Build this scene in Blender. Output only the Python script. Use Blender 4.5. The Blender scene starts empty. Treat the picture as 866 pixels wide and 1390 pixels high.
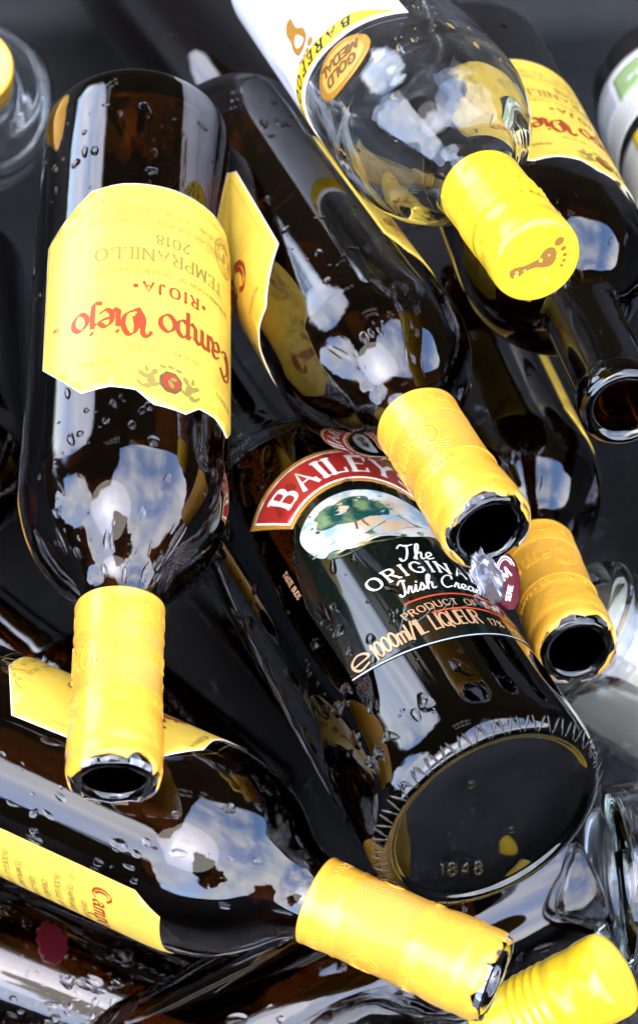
import bpy, bmesh, math, random
from mathutils import Vector, Matrix, noise
from mathutils.geometry import tessellate_polygon
PI = math.pi
random.seed(7)
S = bpy.context.scene
COL = S.collection

# ------------------------------------------------------------------ camera
PITCH = math.radians(55)
FPX = 2900.0                                   # focal length in photo pixels (866 x 1390)
CAM = Vector((0, -0.46, 0.84))
RIGHT = Vector((1, 0, 0)); UP = Vector((0, math.sin(PITCH), math.cos(PITCH))); BACK = RIGHT.cross(UP)
cd = bpy.data.cameras.new('camera'); cam = bpy.data.objects.new('camera', cd); COL.objects.link(cam)
cam.matrix_world = Matrix.Translation(CAM) @ Matrix((RIGHT, UP, BACK)).transposed().to_4x4()
cd.sensor_fit = 'VERTICAL'; cd.sensor_height = 24; cd.lens = 24 * FPX / 1390
cd.clip_start = 0.02; cd.clip_end = 200
cd.dof.use_dof = True; cd.dof.focus_distance = 0.735; cd.dof.aperture_fstop = 9.0
S.camera = cam
def at(px, py, d):
    return CAM + (RIGHT * ((px - 433) / FPX) - UP * ((py - 695) / FPX) - BACK) * d

# ------------------------------------------------------------------ world, sun, exposure
SUN_EL, SUN_AZ = math.radians(62), math.radians(200)      # azimuth clockwise from +Y
W = bpy.data.worlds.new('World'); S.world = W; W.use_nodes = True
nt = W.node_tree; nt.nodes.clear()
def N(t, tree=None, **kw):
    n = (tree or nt).nodes.new(t)
    for k, v in kw.items():
        if k.startswith('i_'):
            n.inputs[k[2:].replace('_', ' ')].default_value = v
        else:
            setattr(n, k, v)
    return n
L = nt.links.new
def math_(op, a, b=None, c=None, tree=None, clamp=False):
    tr = tree or nt
    n = tr.nodes.new('ShaderNodeMath'); n.operation = op; n.use_clamp = clamp
    for i, v in enumerate((a, b, c)):
        if v is None: continue
        if hasattr(v, 'is_output'): tr.links.new(v, n.inputs[i])
        else: n.inputs[i].default_value = v
    return n.outputs[0]
def sstep(x, lo, hi, tree=None):
    tr = tree or nt
    n = tr.nodes.new('ShaderNodeMapRange'); n.interpolation_type = 'SMOOTHSTEP'
    tr.links.new(x, n.inputs[0]); n.inputs[1].default_value = lo; n.inputs[2].default_value = hi
    return n.outputs[0]
def mixc(f, a, b, tree=None, blend='MIX'):
    tr = tree or nt
    n = tr.nodes.new('ShaderNodeMix'); n.data_type = 'RGBA'; n.blend_type = blend
    for i, v in ((0, f), (6, a), (7, b)):
        if hasattr(v, 'is_output'): tr.links.new(v, n.inputs[i])
        else: n.inputs[i].default_value = v if i == 0 else (*v, 1)[:4]
    return n.outputs[2]
tc = N('ShaderNodeTexCoord')
sky = N('ShaderNodeTexSky', sky_type='NISHITA', sun_disc=False, sun_elevation=SUN_EL, sun_rotation=SUN_AZ, air_density=1.0, dust_density=1.0)
sep = N('ShaderNodeSeparateXYZ'); L(tc.outputs['Generated'], sep.inputs[0])
dx, dy, dz = sep.outputs
cn = N('ShaderNodeTexNoise', i_Scale=1.7, i_Detail=8.0, i_Roughness=0.55, i_Distortion=0.35)
L(tc.outputs['Generated'], cn.inputs['Vector'])
cloud = sstep(cn.outputs[0], 0.34, 0.62)
cn2 = N('ShaderNodeTexNoise', i_Scale=6.0, i_Detail=5.0)
L(tc.outputs['Generated'], cn2.inputs['Vector'])
shade = sstep(cn2.outputs[0], 0.2, 0.8)
ccol = mixc(shade, (17.0, 18.0, 21.0), (29.0, 29.5, 30.5))
skyb = mixc(1.0, sky.outputs[0], (4.6, 5.0, 5.8), blend='MULTIPLY')
skyc = mixc(cloud, skyb, ccol)
# the walls, roofs and trees that stand round the place and leave a ragged opening of sky overhead
hn = N('ShaderNodeTexNoise', i_Scale=2.6, i_Detail=8.0, i_Roughness=0.6)
L(tc.outputs['Generated'], hn.inputs['Vector'])
def dotdir(el, az):
    e, a = math.radians(el), math.radians(az)
    v = (math.cos(e) * math.sin(a), math.cos(e) * math.cos(a), math.sin(e))
    return math_('ADD', math_('ADD', math_('MULTIPLY', dx, v[0]), math_('MULTIPLY', dy, v[1])), math_('MULTIPLY', dz, v[2]))
hz = math_('MULTIPLY', math_('SUBTRACT', hn.outputs[0], 0.5), 0.20)
open1 = sstep(math_('ADD', dotdir(55, 110), hz), 0.73, 0.75)
open2 = sstep(math_('ADD', dotdir(44, 178), hz), 0.755, 0.775)
fwd = sstep(math_('ADD', dy, math_('MULTIPLY', hz, -0.8)), 0.44, 0.40)
street = sstep(math_('ADD', dotdir(26, 311), math_('MULTIPLY', hz, 0.5)), 0.938, 0.955)
open3 = sstep(math_('ADD', dotdir(36, 256), hz), 0.93, 0.945)
opening = math_('MAXIMUM', math_('MULTIPLY', math_('MAXIMUM', math_('MAXIMUM', open1, open2), open3), fwd), street)
# a person bending over the bottles with a camera
pn = N('ShaderNodeTexNoise', i_Scale=9.0, i_Detail=2.0)
L(tc.outputs['Generated'], pn.inputs['Vector'])
pz = math_('MULTIPLY', math_('SUBTRACT', pn.outputs[0], 0.5), 0.05)
head = sstep(math_('ADD', dotdir(52, 180), pz), 0.984, 0.988)
body = sstep(math_('ADD', dotdir(36, 176), pz), 0.978, 0.983)
opening = math_('MULTIPLY', opening, math_('SUBTRACT', 1.0, math_('MAXIMUM', head, body)))
walln = N('ShaderNodeTexNoise', i_Scale=4.0, i_Detail=3.0)
L(tc.outputs['Generated'], walln.inputs['Vector'])
wallc = mixc(walln.outputs[0], (0.10, 0.11, 0.07), (0.42, 0.30, 0.19))
# rows of window panes on the far wall
brick = N('ShaderNodeTexBrick', offset=0.0, i_Scale=1.0)
brick.inputs['Color1'].default_value = (1, 1, 1, 1); brick.inputs['Color2'].default_value = (1, 1, 1, 1); brick.inputs['Mortar'].default_value = (0, 0, 0, 1)
brick.inputs['Mortar Size'].default_value = 0.016; brick.inputs['Brick Width'].default_value = 0.12; brick.inputs['Row Height'].default_value = 0.075
az_ = math_('ARCTAN2', dx, dy); el_ = math_('ARCSINE', dz)
cmb = N('ShaderNodeCombineXYZ'); L(az_, cmb.inputs[0]); L(el_, cmb.inputs[1]); L(cmb.outputs[0], brick.inputs['Vector'])
def band(x, lo, hi): return math_('MULTIPLY', math_('GREATER_THAN', x, lo), math_('LESS_THAN', x, hi))
win = math_('MULTIPLY', band(el_, 0.98, 1.13), math_('MAXIMUM', band(az_, -0.55, -0.07), band(az_, 0.25, 0.5)))
win2 = math_('MULTIPLY', band(el_, 0.45, 0.60), band(az_, -0.9, -0.3))
wmask = math_('MULTIPLY', math_('MAXIMUM', win, win2), brick.outputs[0])
wallc = mixc(wmask, wallc, (4.0, 3.9, 3.7))
wallc = mixc(sstep(dz, 0.12, -0.12), wallc, (0.05, 0.045, 0.04))
envc = mixc(opening, wallc, skyc)
bg = N('ShaderNodeBackground'); bg.inputs[1].default_value = 0.10
L(envc, bg.inputs[0]); wo = N('ShaderNodeOutputWorld'); L(bg.outputs[0], wo.inputs[0])
sd = bpy.data.lights.new('sun', 'SUN'); sd.energy = 0.5; sd.angle = math.radians(46); sd.color = (1.0, 0.96, 0.90)
sun = bpy.data.objects.new('sun', sd); COL.objects.link(sun)
sdir = Vector((math.cos(SUN_EL) * math.sin(SUN_AZ), math.cos(SUN_EL) * math.cos(SUN_AZ), math.sin(SUN_EL)))
sun.rotation_euler = sdir.to_track_quat('Z', 'Y').to_euler(); sun.location = sdir * 3
S.view_settings.view_transform = 'Standard'; S.view_settings.look = 'None'; S.view_settings.gamma = 1.0
S.view_settings.exposure = 1.45
S.render.engine = 'CYCLES'
C = S.cycles
C.max_bounces = 18; C.transmission_bounces = 18; C.glossy_bounces = 8; C.diffuse_bounces = 4; C.transparent_max_bounces = 12
C.sample_clamp_indirect = 8; C.blur_glossy = 0.3; C.use_denoising = True; C.denoiser = 'OPENIMAGEDENOISE'
C.use_adaptive_sampling = True; C.adaptive_threshold = 0.015

# ------------------------------------------------------------------ materials
def mat(name, col=(0.8, 0.8, 0.8), rough=0.5, **kw):
    m = bpy.data.materials.new(name); m.use_nodes = True
    b = m.node_tree.nodes['Principled BSDF']
    b.inputs['Base Color'].default_value = (*col, 1); b.inputs['Roughness'].default_value = rough
    for k, v in kw.items(): b.inputs[k.replace('_', ' ')].default_value = v
    return m, m.node_tree, b
def bump(tree, b, height, strength=0.3, dist=0.001):
    n = tree.nodes.new('ShaderNodeBump'); n.inputs['Strength'].default_value = strength; n.inputs['Distance'].default_value = dist
    tree.links.new(height, n.inputs['Height']); tree.links.new(n.outputs[0], b.inputs['Normal']); return n
def objnoise(tree, scale, detail=3, rough=0.5, vec=None, stretch=None):
    t = tree.nodes.new('ShaderNodeTexCoord'); n = tree.nodes.new('ShaderNodeTexNoise')
    n.inputs['Scale'].default_value = scale; n.inputs['Detail'].default_value = detail; n.inputs['Roughness'].default_value = rough
    src = t.outputs['Object']
    if stretch:
        mp = tree.nodes.new('ShaderNodeMapping'); mp.inputs['Scale'].default_value = stretch
        tree.links.new(src, mp.inputs[0]); src = mp.outputs[0]
    tree.links.new(src, n.inputs['Vector']); return n.outputs[0]
def glass(name, absorb, density, wav=0.25, rough=0.0, tint=(1, 1, 1)):
    m, t, b = mat(name, tint, rough, Transmission_Weight=1.0, IOR=1.52, Coat_Weight=0.55 if density > 100 else 0.0, Coat_IOR=1.5, Coat_Roughness=0.0)
    h = objnoise(t, 42, 2)
    bump(t, b, h, wav, 0.0006)
    if density > 100:
        sm = math_('MULTIPLY', sstep(objnoise(t, 26, 7, .68), .52, .78, t), .16, tree=t); t.links.new(sm, b.inputs['Coat Roughness'])
    if density > 0:
        v = t.nodes.new('ShaderNodeVolumeAbsorption'); v.inputs[0].default_value = (*absorb, 1); v.inputs[1].default_value = density
        t.links.new(v.outputs[0], t.nodes['Material Output'].inputs['Volume'])
    return m
M = {}
M['amber'] = glass('dark_amber_glass', (0.64, 0.43, 0.06), 1250)
M['black_glass'] = glass('near_black_glass', (0.50, 0.22, 0.02), 3600, 0.12)
M['clear'] = glass('clear_glass', (0.75, 0.92, 0.84), 14, 0.35)
M['drop'] = mat('water_drop', (1, 1, 1), 0.0, Transmission_Weight=1.0, IOR=1.33)[0]
def paper(name, col, wr=0.8):
    m, t, b = mat(name, col, 0.42, Coat_Weight=0.25, Coat_Roughness=0.25)
    n = objnoise(t, 260, 4); n2 = objnoise(t, 55, 3)
    s = math_('ADD', math_('MULTIPLY', n, 0.35, tree=t), math_('MULTIPLY', n2, 1.2, tree=t), tree=t)
    bump(t, b, s, wr, 0.0009)
    c = mixc(sstep(n2, 0.35, 0.75, t), col, tuple(min(1, x * 0.88) for x in col), t)
    n3 = objnoise(t, 22, 6, .7); c = mixc(sstep(n3, 0.54, 0.70, t), c, (col[0] * .80, col[1] * .70, col[2] * .75), t)
    t.links.new(c, b.inputs['Base Color'])
    return m
M['label'] = paper('yellow_label_paper', (0.82, 0.53, 0.060))
M['label_edge'] = paper('paper_edge', (0.85, 0.80, 0.62))
M['white_label'] = paper('white_label_paper', (0.84, 0.84, 0.86), 0.25)
M['offwhite'] = paper('cream_paper', (0.80, 0.78, 0.70), 0.25)
def ink(name, col, rough=0.45, **kw): return mat(name, col, rough, **kw)[0]
M['red'] = ink('red_ink', (0.31, 0.042, 0.010))
M['grey_ink'] = ink('olive_ink', (0.26, 0.19, 0.035))
M['dark_ink'] = ink('dark_brown_ink', (0.12, 0.08, 0.03))
M['gold_ink'] = ink('gold_foil', (0.52, 0.24, 0.03), 0.35, Metallic=0.3)
M['yellow_ink'] = ink('yellow_print', (0.88, 0.60, 0.02))
M['black_ink'] = ink('black_ink', (0.02, 0.018, 0.015))
M['cream_ink'] = ink('cream_ink', (0.86, 0.83, 0.72), 0.3)
M['ribbon_red'] = ink('ribbon_red', (0.36, 0.022, 0.016), 0.28, Coat_Weight=0.5, Coat_Roughness=0.05)
M['line_red'] = ink('orange_red_ink', (0.70, 0.07, 0.02), 0.3)
M['copper'] = ink('copper_ink', (0.62, 0.33, 0.16), 0.35, Metallic=0.3)
M['green_ink'] = ink('green_print', (0.30, 0.42, 0.16))
M['red_patch'] = ink('red_patch', (0.30, 0.015, 0.02))
M['beige'] = ink('beige_paper', (0.5, 0.48, 0.40))
M['grey_print'] = ink('grey_print', (0.48, 0.48, 0.47))
M['maroon'] = ink('maroon_print', (0.030, 0.0024, 0.004), 0.22, Specular_IOR_Level=0.15, Coat_Weight=0.0)
M['film'] = mat('black_green_film', (0.003, 0.0055, 0.004), 0.10, Coat_Weight=0.6, Coat_Roughness=0.02)[0]
M['film_line'] = ink('film_edge', (0.45, 0.50, 0.52), 0.2)
M['brown_print'] = ink('brown_print', (0.24, 0.10, 0.015))
# yellow capsule: hatched embossing round the middle
def capsule_mat(name, col, hatch=True, rough=0.33):
    m, t, b = mat(name, col, rough, Coat_Weight=0.35, Coat_Roughness=0.12, Subsurface_Weight=0.0)
    uv = t.nodes.new('ShaderNodeUVMap'); uv.uv_map = 'UVMap'
    sp = t.nodes.new('ShaderNodeSeparateXYZ'); t.links.new(uv.outputs[0], sp.inputs[0])
    n = objnoise(t, 130, 3)
    h = math_('MULTIPLY', n, 1.6, tree=t)
    if hatch:
        d = math_('ADD', math_('MULTIPLY', sp.outputs[0], 0.8, tree=t), sp.outputs[1], tree=t)
        w = math_('SINE', math_('MULTIPLY', d, 2 * PI / 0.00105, tree=t), tree=t)
        msk = math_('MULTIPLY', math_('GREATER_THAN', sp.outputs[1], 0.243, tree=t), math_('LESS_THAN', sp.outputs[1], 0.2665, tree=t), tree=t)
        h = math_('ADD', h, math_('MULTIPLY', math_('MULTIPLY', w, msk, tree=t), 0.30, tree=t), tree=t)
    bump(t, b, h, 0.7, 0.0007)
    c = mixc(sstep(n, 0.3, 0.8, t), col, tuple(x * 0.9 for x in col), t); t.links.new(c, b.inputs['Base Color'])
    return m
M['capsule'] = capsule_mat('yellow_capsule_foil', (0.79, 0.385, 0.034))
M['capsule_raised'] = capsule_mat('yellow_capsule_emboss', (0.79, 0.385, 0.034), False)
M['lemon_cap'] = capsule_mat('lemon_screw_cap', (0.86, 0.56, 0.02), False, 0.28)
m, t, b = mat('torn_foil', (0.30, 0.30, 0.34), 0.3, Metallic=0.85); bump(t, b, objnoise(t, 240, 4), 0.7, 0.001); M['foil'] = m
m, t, b = mat('dark_tub_plastic', (0.01, 0.01, 0.012), 0.5, Specular_IOR_Level=0.25); bump(t, b, objnoise(t, 60, 5), 0.25, 0.001)
c = mixc(sstep(objnoise(t, 9, 5), 0.4, 0.7, t), (0.0020, 0.0021, 0.0022), (0.011, 0.0105, 0.010), t); t.links.new(c, b.inputs['Base Color']); M['tub'] = m
m, t, b = mat('ice_water', (0.9, 0.93, 0.95), 0.03, Transmission_Weight=1.0, IOR=1.33)
h = math_('ADD', objnoise(t, 38, 5, 0.65), math_('MULTIPLY', objnoise(t, 140, 3), 0.35, tree=t), tree=t); bump(t, b, h, 0.9, 0.004); M['water'] = m
m, t, b = mat('crushed_ice', (0.9, 0.93, 0.95), 0.12, Transmission_Weight=0.9, IOR=1.31); bump(t, b, objnoise(t, 300, 3), 0.5, 0.001); M['ice'] = m

# ------------------------------------------------------------------ object helpers
def tag(o, label=None, cat=None, group=None, kind=None):
    for k, v in (('label', label), ('category', cat), ('group', group), ('kind', kind)):
        if v: o[k] = v
    return o
def link(name, me, mats, parent=None, smooth=True):
    o = bpy.data.objects.new(name, me); COL.objects.link(o)
    for mm in (mats if isinstance(mats, (list, tuple)) else [mats]): me.materials.append(mm)
    if smooth:
        for p in me.polygons: p.use_smooth = True
    if parent is not None: o.parent = parent
    return o
def from_bm(name, bm, mats, parent=None, smooth=True):
    me = bpy.data.meshes.new(name); bm.to_mesh(me); bm.free(); return link(name, me, mats, parent, smooth)
def empty(name, mw):
    o = bpy.data.objects.new(name, None); COL.objects.link(o); o.matrix_world = mw; o.empty_display_size = 0.02; return o

def revolve(prof, seg=96, close=True, jag=None):
    """prof: list of (r, z). Points at r==0 become poles. close joins last ring to first."""
    bm = bmesh.new(); uvl = bm.loops.layers.uv.new('UVMap'); rings = []
    for (r, z) in prof:
        if r < 1e-7: rings.append([bm.verts.new((0, 0, z))])
        else: rings.append([bm.verts.new((r * math.sin(2 * PI * i / seg), -r * math.cos(2 * PI * i / seg), z)) for i in range(seg)])
    pairs = list(zip(rings, rings[1:]))
    for a, b_ in pairs:
        for i in range(seg):
            j = (i + 1) % seg
            if len(a) == 1 and len(b_) == 1: continue
            if len(a) == 1: f = bm.faces.new((a[0], b_[i], b_[j])) if False else bm.faces.new((a[0], b_[j], b_[i]))
            elif len(b_) == 1: f = bm.faces.new((a[i], a[j], b_[0]))
            else: f = bm.faces.new((a[i], a[j], b_[j], b_[i]))
            for lp in f.loops:
                v = lp.vert.co; R0 = max(prof[-1][0], 0.014)
                an = math.atan2(v.x, -v.y)
                if i == seg - 1 and an < 0.0 + 1e-6 and abs(an) < 0.2: an += 2 * PI
                lp[uvl].uv = (an * 0.0149, v.z)
    bmesh.ops.recalc_face_normals(bm, faces=bm.faces[:])
    return bm

def smooth_profile(pts, n=5):
    """Catmull-Rom through (r,z) points marked by plain tuples"""
    out = []
    for i in range(len(pts) - 1):
        p0 = pts[max(i - 1, 0)]; p1 = pts[i]; p2 = pts[i + 1]; p3 = pts[min(i + 2, len(pts) - 1)]
        for k in range(n):
            t = k / n
            out.append(tuple(0.5 * ((2 * p1[c]) + (-p0[c] + p2[c]) * t + (2 * p0[c] - 5 * p1[c] + 4 * p2[c] - p3[c]) * t * t + (-p0[c] + 3 * p1[c] - 3 * p2[c] + p3[c]) * t ** 3) for c in (0, 1)))
    out.append(pts[-1]); return out

def bordeaux_profile(R, Lb=0.295, lip=0.0150, hb=0.181):
    k = R / 0.037
    top = Lb - 0.295
    base_o = [(0, .026), (R * .35, .022), (R * .62, .010), (R * .76, .0015), (R * .86, 0.0), (R * .955, .0022), (R * .995, .0075)]
    sh = [(R, .014), (R, hb - .03), (R, hb), (R * .975, hb + .0085), (R * .905, hb + .0180), (R * .785, hb + .0270), (R * .625, hb + .0345), (R * .485, hb + .0400), (.0148, hb + .0465), (.0142, hb + .056), (.0140, hb + .080), (.0137, Lb - .014)]
    so = smooth_profile(base_o, 4)[:-1] + smooth_profile(sh[0:], 4)
    lipo = [(.0139, Lb - .0120), (lip - .0003, Lb - .0112), (lip, Lb - .0095), (lip, Lb - .0035), (lip - .0007, Lb - .0012), (lip - .0022, Lb), (lip - .0038, Lb - .0004), (.0100, Lb - .0022), (.0093, Lb - .006)]
    inn = [(.0095, Lb - .05), (.0098, hb + .062), (.0110, hb + .049), (R * .42, hb + .039), (R * .56, hb + .0325), (R * .71, hb + .0245), (R * .85, hb + .0150), (R - .0028, hb), (R - .0028, hb - .03), (R - .0028, .016), (R * .88, .008), (R * .74, .0075), (R * .6, .0165), (R * .33, .029), (0, .033)]
    return so + lipo + smooth_profile(inn, 3)
def liqueur_profile(R, Lb=0.30):
    hb = .166
    base_o = [(0, .0032), (R * .5, .0027), (R * .76, .0016), (R * .81, .0012), (R * .86, 0.0), (R * .93, .0012), (R * .985, .0065)]
    sh = [(R, .012), (R, .08), (R, hb), (R * .985, hb + .008), (R * .93, hb + .017), (R * .82, hb + .026), (R * .66, hb + .034), (R * .50, hb + .042), (.0185, hb + .054), (.0160, hb + .070), (.0150, Lb - .014), (.0160, Lb - .01), (.0160, Lb - .002), (.014, Lb), (.011, Lb - .001), (.0105, Lb - .04)]
    inn = [(.012, hb + .068), (R * .46, hb + .039), (R * .62, hb + .030), (R * .86, hb + .015), (R - .003, hb), (R - .003, .02), (R * .9, .009), (R * .6, .011), (0, .012)]
    return smooth_profile(base_o, 4)[:-1] + smooth_profile(sh, 4) + smooth_profile(inn, 3)

def outer_radius_fn(prof):
    pts = []
    zmax = max(p[1] for p in prof)
    for p in prof:
        pts.append(p)
        if abs(p[1] - zmax) < 1e-6: break
    pts = [p for p in pts if p[0] > .012]
    def f(z):
        for a, b_ in zip(pts, pts[1:]):
            if (a[1] - z) * (b_[1] - z) <= 0 and abs(b_[1] - a[1]) > 1e-9:
                return a[0] + (b_[0] - a[0]) * (z - a[1]) / (b_[1] - a[1])
        return pts[-1][0]
    return f

def frame(near, far, Lb, near_is_mouth=True):
    """World matrix of a bottle whose one end is at `near` and whose other end lies along the sight line of `far`,
    at the bottle's own length. Local Z runs base to mouth, local -Y faces up out of the pile."""
    A = at(*near)
    if len(far) == 3:
        B = at(*far)
    else:
        r = at(far[0], far[1], 1.0) - CAM; P = A - CAM
        a = r.dot(r); b_ = -2 * r.dot(P); c_ = P.dot(P) - Lb * Lb
        t_ = (-b_ + math.sqrt(b_ * b_ - 4 * a * c_)) / (2 * a); B = CAM + r * t_
    m_, b0 = (A, B) if near_is_mouth else (B, A)
    z = (m_ - b0).normalized(); n = (BACK - z * BACK.dot(z)).normalized(); x = z.cross(n)
    return Matrix.Translation(b0) @ Matrix((x, -n, z)).transposed().to_4x4()

# ------------------------------------------------------------------ lettering
def cr(pts, n=7, closed=False):
    out = []; m_ = len(pts)
    rng = m_ if closed else m_ - 1
    for i in range(rng):
        g = (lambda k: pts[k % m_]) if closed else (lambda k: pts[min(max(k, 0), m_ - 1)])
        p0, p1, p2, p3 = g(i - 1), g(i), g(i + 1), g(i + 2)
        for k in range(n):
            t = k / n
            out.append(tuple(0.5 * ((2 * p1[c]) + (-p0[c] + p2[c]) * t + (2 * p0[c] - 5 * p1[c] + 4 * p2[c] - p3[c]) * t * t + (-p0[c] + 3 * p1[c] - 3 * p2[c] + p3[c]) * t ** 3) for c in (0, 1)))
    out.append(pts[0] if closed else pts[-1]); return out
CAPS = {
 'A': (.70, '0,0 .35,1 .7,0;.14,.36 .56,.36'), 'B': (.58, '0,0 0,1;~0,1 .3,1 .47,.9 .47,.65 .3,.54 0,.54;~0,.54 .35,.54 .56,.42 .56,.14 .36,0 0,0'),
 'C': (.68, '~.66,.8 .42,1 .12,.86 0,.5 .12,.14 .42,0 .66,.2'), 'D': (.70, '0,0 0,1;~0,1 .35,1 .62,.84 .7,.5 .62,.16 .35,0 0,0'),
 'E': (.52, '.5,1 0,1;0,1 0,0;0,0 .52,0;0,.52 .42,.52'), 'F': (.5, '.5,1 0,1;0,1 0,0;0,.52 .42,.52'),
 'G': (.72, '~.66,.8 .42,1 .12,.86 0,.5 .12,.14 .42,0 .68,.16;.68,.16 .68,.46;.68,.46 .45,.46'), 'H': (.66, '0,0 0,1;.66,0 .66,1;0,.52 .66,.52'),
 'I': (.06, '.03,0 .03,1'), 'J': (.36, '~.33,1 .33,.3 .25,.04 .05,0 0,.12'), 'L': (.5, '0,1 0,0;0,0 .5,0'),
 'M': (.84, '0,0 .08,1;.08,1 .42,.12;.42,.12 .76,1;.76,1 .84,0'), 'N': (.66, '0,0 0,1;0,1 .66,0;.66,0 .66,1'),
 '\u00d1': (.66, '0,0 0,1;0,1 .66,0;.66,0 .66,1;~.12,1.15 .25,1.25 .4,1.15 .52,1.25'),
 'O': (.76, 'o.38,1 .1,.87 0,.5 .1,.13 .38,0 .66,.13 .76,.5 .66,.87'), 'P': (.55, '0,0 0,1;~0,1 .35,1 .54,.88 .54,.6 .35,.47 0,.47'),
 'Q': (.76, 'o.38,1 .1,.87 0,.5 .1,.13 .38,0 .66,.13 .76,.5 .66,.87;.45,.2 .8,-.12'), 'R': (.62, '0,0 0,1;~0,1 .35,1 .52,.88 .52,.64 .35,.52 0,.52;.28,.52 .62,0'),
 'S': (.52, '~.48,.84 .27,1 .04,.86 .1,.6 .42,.42 .5,.16 .26,0 0,.16'), 'T': (.62, '0,1 .62,1;.31,1 .31,0'), 'U': (.66, '~0,1 0,.3 .12,.05 .33,0 .54,.05 .66,.3 .66,1'),
 'V': (.68, '0,1 .34,0;.34,0 .68,1'), 'Y': (.66, '0,1 .33,.48;.66,1 .33,.48;.33,.48 .33,0'), 'Z': (.58, '0,1 .58,1;.58,1 0,0;0,0 .58,0'),
 '0': (.56, 'o.28,1 .05,.8 .0,.5 .05,.2 .28,0 .51,.2 .56,.5 .51,.8'), '1': (.2, '0,.82 .15,1;.15,1 .15,0'), '2': (.52, '~.03,.78 .25,1 .48,.8 .4,.5 0,0;0,0 .52,0'),
 '4': (.58, '.42,0 .42,1;.42,1 0,.3;0,.3 .58,.3'), '5': (.5, '.45,1 .08,1;.08,1 .05,.56;~.05,.56 .3,.64 .5,.4 .4,.06 .15,0 0,.12'), '6': (.54, '~.45,.95 .15,.7 .02,.35 .15,.03 .4,.03 .52,.3 .35,.55 .06,.42'),
 '7': (.5, '0,1 .5,1;.5,1 .15,0'), '8': (.52, 'o.26,1 .05,.78 .26,.55 .47,.78;o.26,.55 .0,.28 .26,0 .52,.28'), '3': (.5, '~.03,.86 .25,1 .45,.82 .25,.55;~.25,.55 .5,.35 .4,.05 .15,0 0,.14'),
 'W': (.95, '0,1 .24,0;.24,0 .47,.9;.47,.9 .71,0;.71,0 .95,1'), 'X': (.64, '0,0 .64,1;0,1 .64,0'), 'K': (.64, '0,0 0,1;.6,1 0,.42;.18,.56 .64,0'), '9': (.54, '~.06,.06 .38,.3 .52,.65 .4,.97 .14,.97 .02,.7 .18,.45 .48,.58'), '(': (.2, '0,0 0,1'),
 '.': (.08, '.02,.0 .02,.08'), '-': (.3, '0,.45 .3,.45'), '/': (.45, '0,-.1 .45,1.05'), "'": (.08, '.04,1 .04,.8'), '\u2022': (.2, 'o.1,.6 .0,.5 .1,.4 .2,.5;.1,.6 .1,.4'), '%': (.7, 'o.15,.95 0,.75 .15,.55 .3,.75;o.55,.45 .4,.25 .55,.05 .7,.25;.6,1 .1,0'),
 'm': (.78, '0,0 0,.66;~0,.5 .18,.68 .36,.6 .38,.45;.38,.5 .38,0;~.38,.5 .56,.68 .76,.6 .78,.45;.78,.45 .78,0'), 'l': (.06, '.03,0 .03,1'), 'e': (.46, '~.02,.34 .44,.34 .42,.58 .22,.68 .02,.5 .02,.16 .22,0 .44,.12'),
 ' ': (.38, ''), 'v': (.5, '0,.66 .25,0;.25,0 .5,.66'), 'o': (.5, 'o.25,.68 0,.34 .25,0 .5,.34')}
BLACK = {
 'C': (.80, '~.74,.86 .5,1.08 .2,.96 .02,.55 .12,.14 .42,-.04 .74,.16;~.44,.92 .26,.72 .24,.38 .40,.14'),
 'a': (.50, '~.06,.5 .22,.64 .38,.56 .38,.2 .5,.02;~.38,.38 .12,.32 .05,.14 .17,.0 .38,.12'),
 'm': (.80, '0,.52 .1,.62;.1,.62 .1,.03;~.1,.48 .24,.64 .38,.52;.38,.52 .38,.03;~.38,.48 .52,.64 .66,.52;.66,.52 .66,.1 .78,0'),
 'p': (.54, '0,.52 .12,.64;.12,.64 .12,-.36;~.12,.48 .3,.66 .47,.5 .47,.16 .3,0 .12,.1'),
 'o': (.50, 'o.25,.66 .04,.46 .04,.16 .25,-.02 .46,.18 .46,.48'),
 'V': (.86, '~.0,.84 .12,1.04 .26,.9 .24,.4 .42,-.02;~.42,-.02 .78,.2 .86,.62 .7,1.0 .5,.9 .46,.6 .5,.32;~.30,.7 .32,.4 .42,.2'),
 'i': (.24, '.02,.52 .12,.64;.12,.64 .12,.08;.12,.08 .22,0;.1,.84 .16,.92'),
 'e': (.44, '~.06,.3 .38,.42 .38,.56 .22,.66 .05,.48 .05,.14 .22,-.02 .42,.12'),
 'j': (.30, '.06,.52 .17,.64;~.17,.64 .17,-.12 .1,-.32 -.06,-.3;.15,.84 .21,.92'), ' ': (.2, '')}
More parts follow.
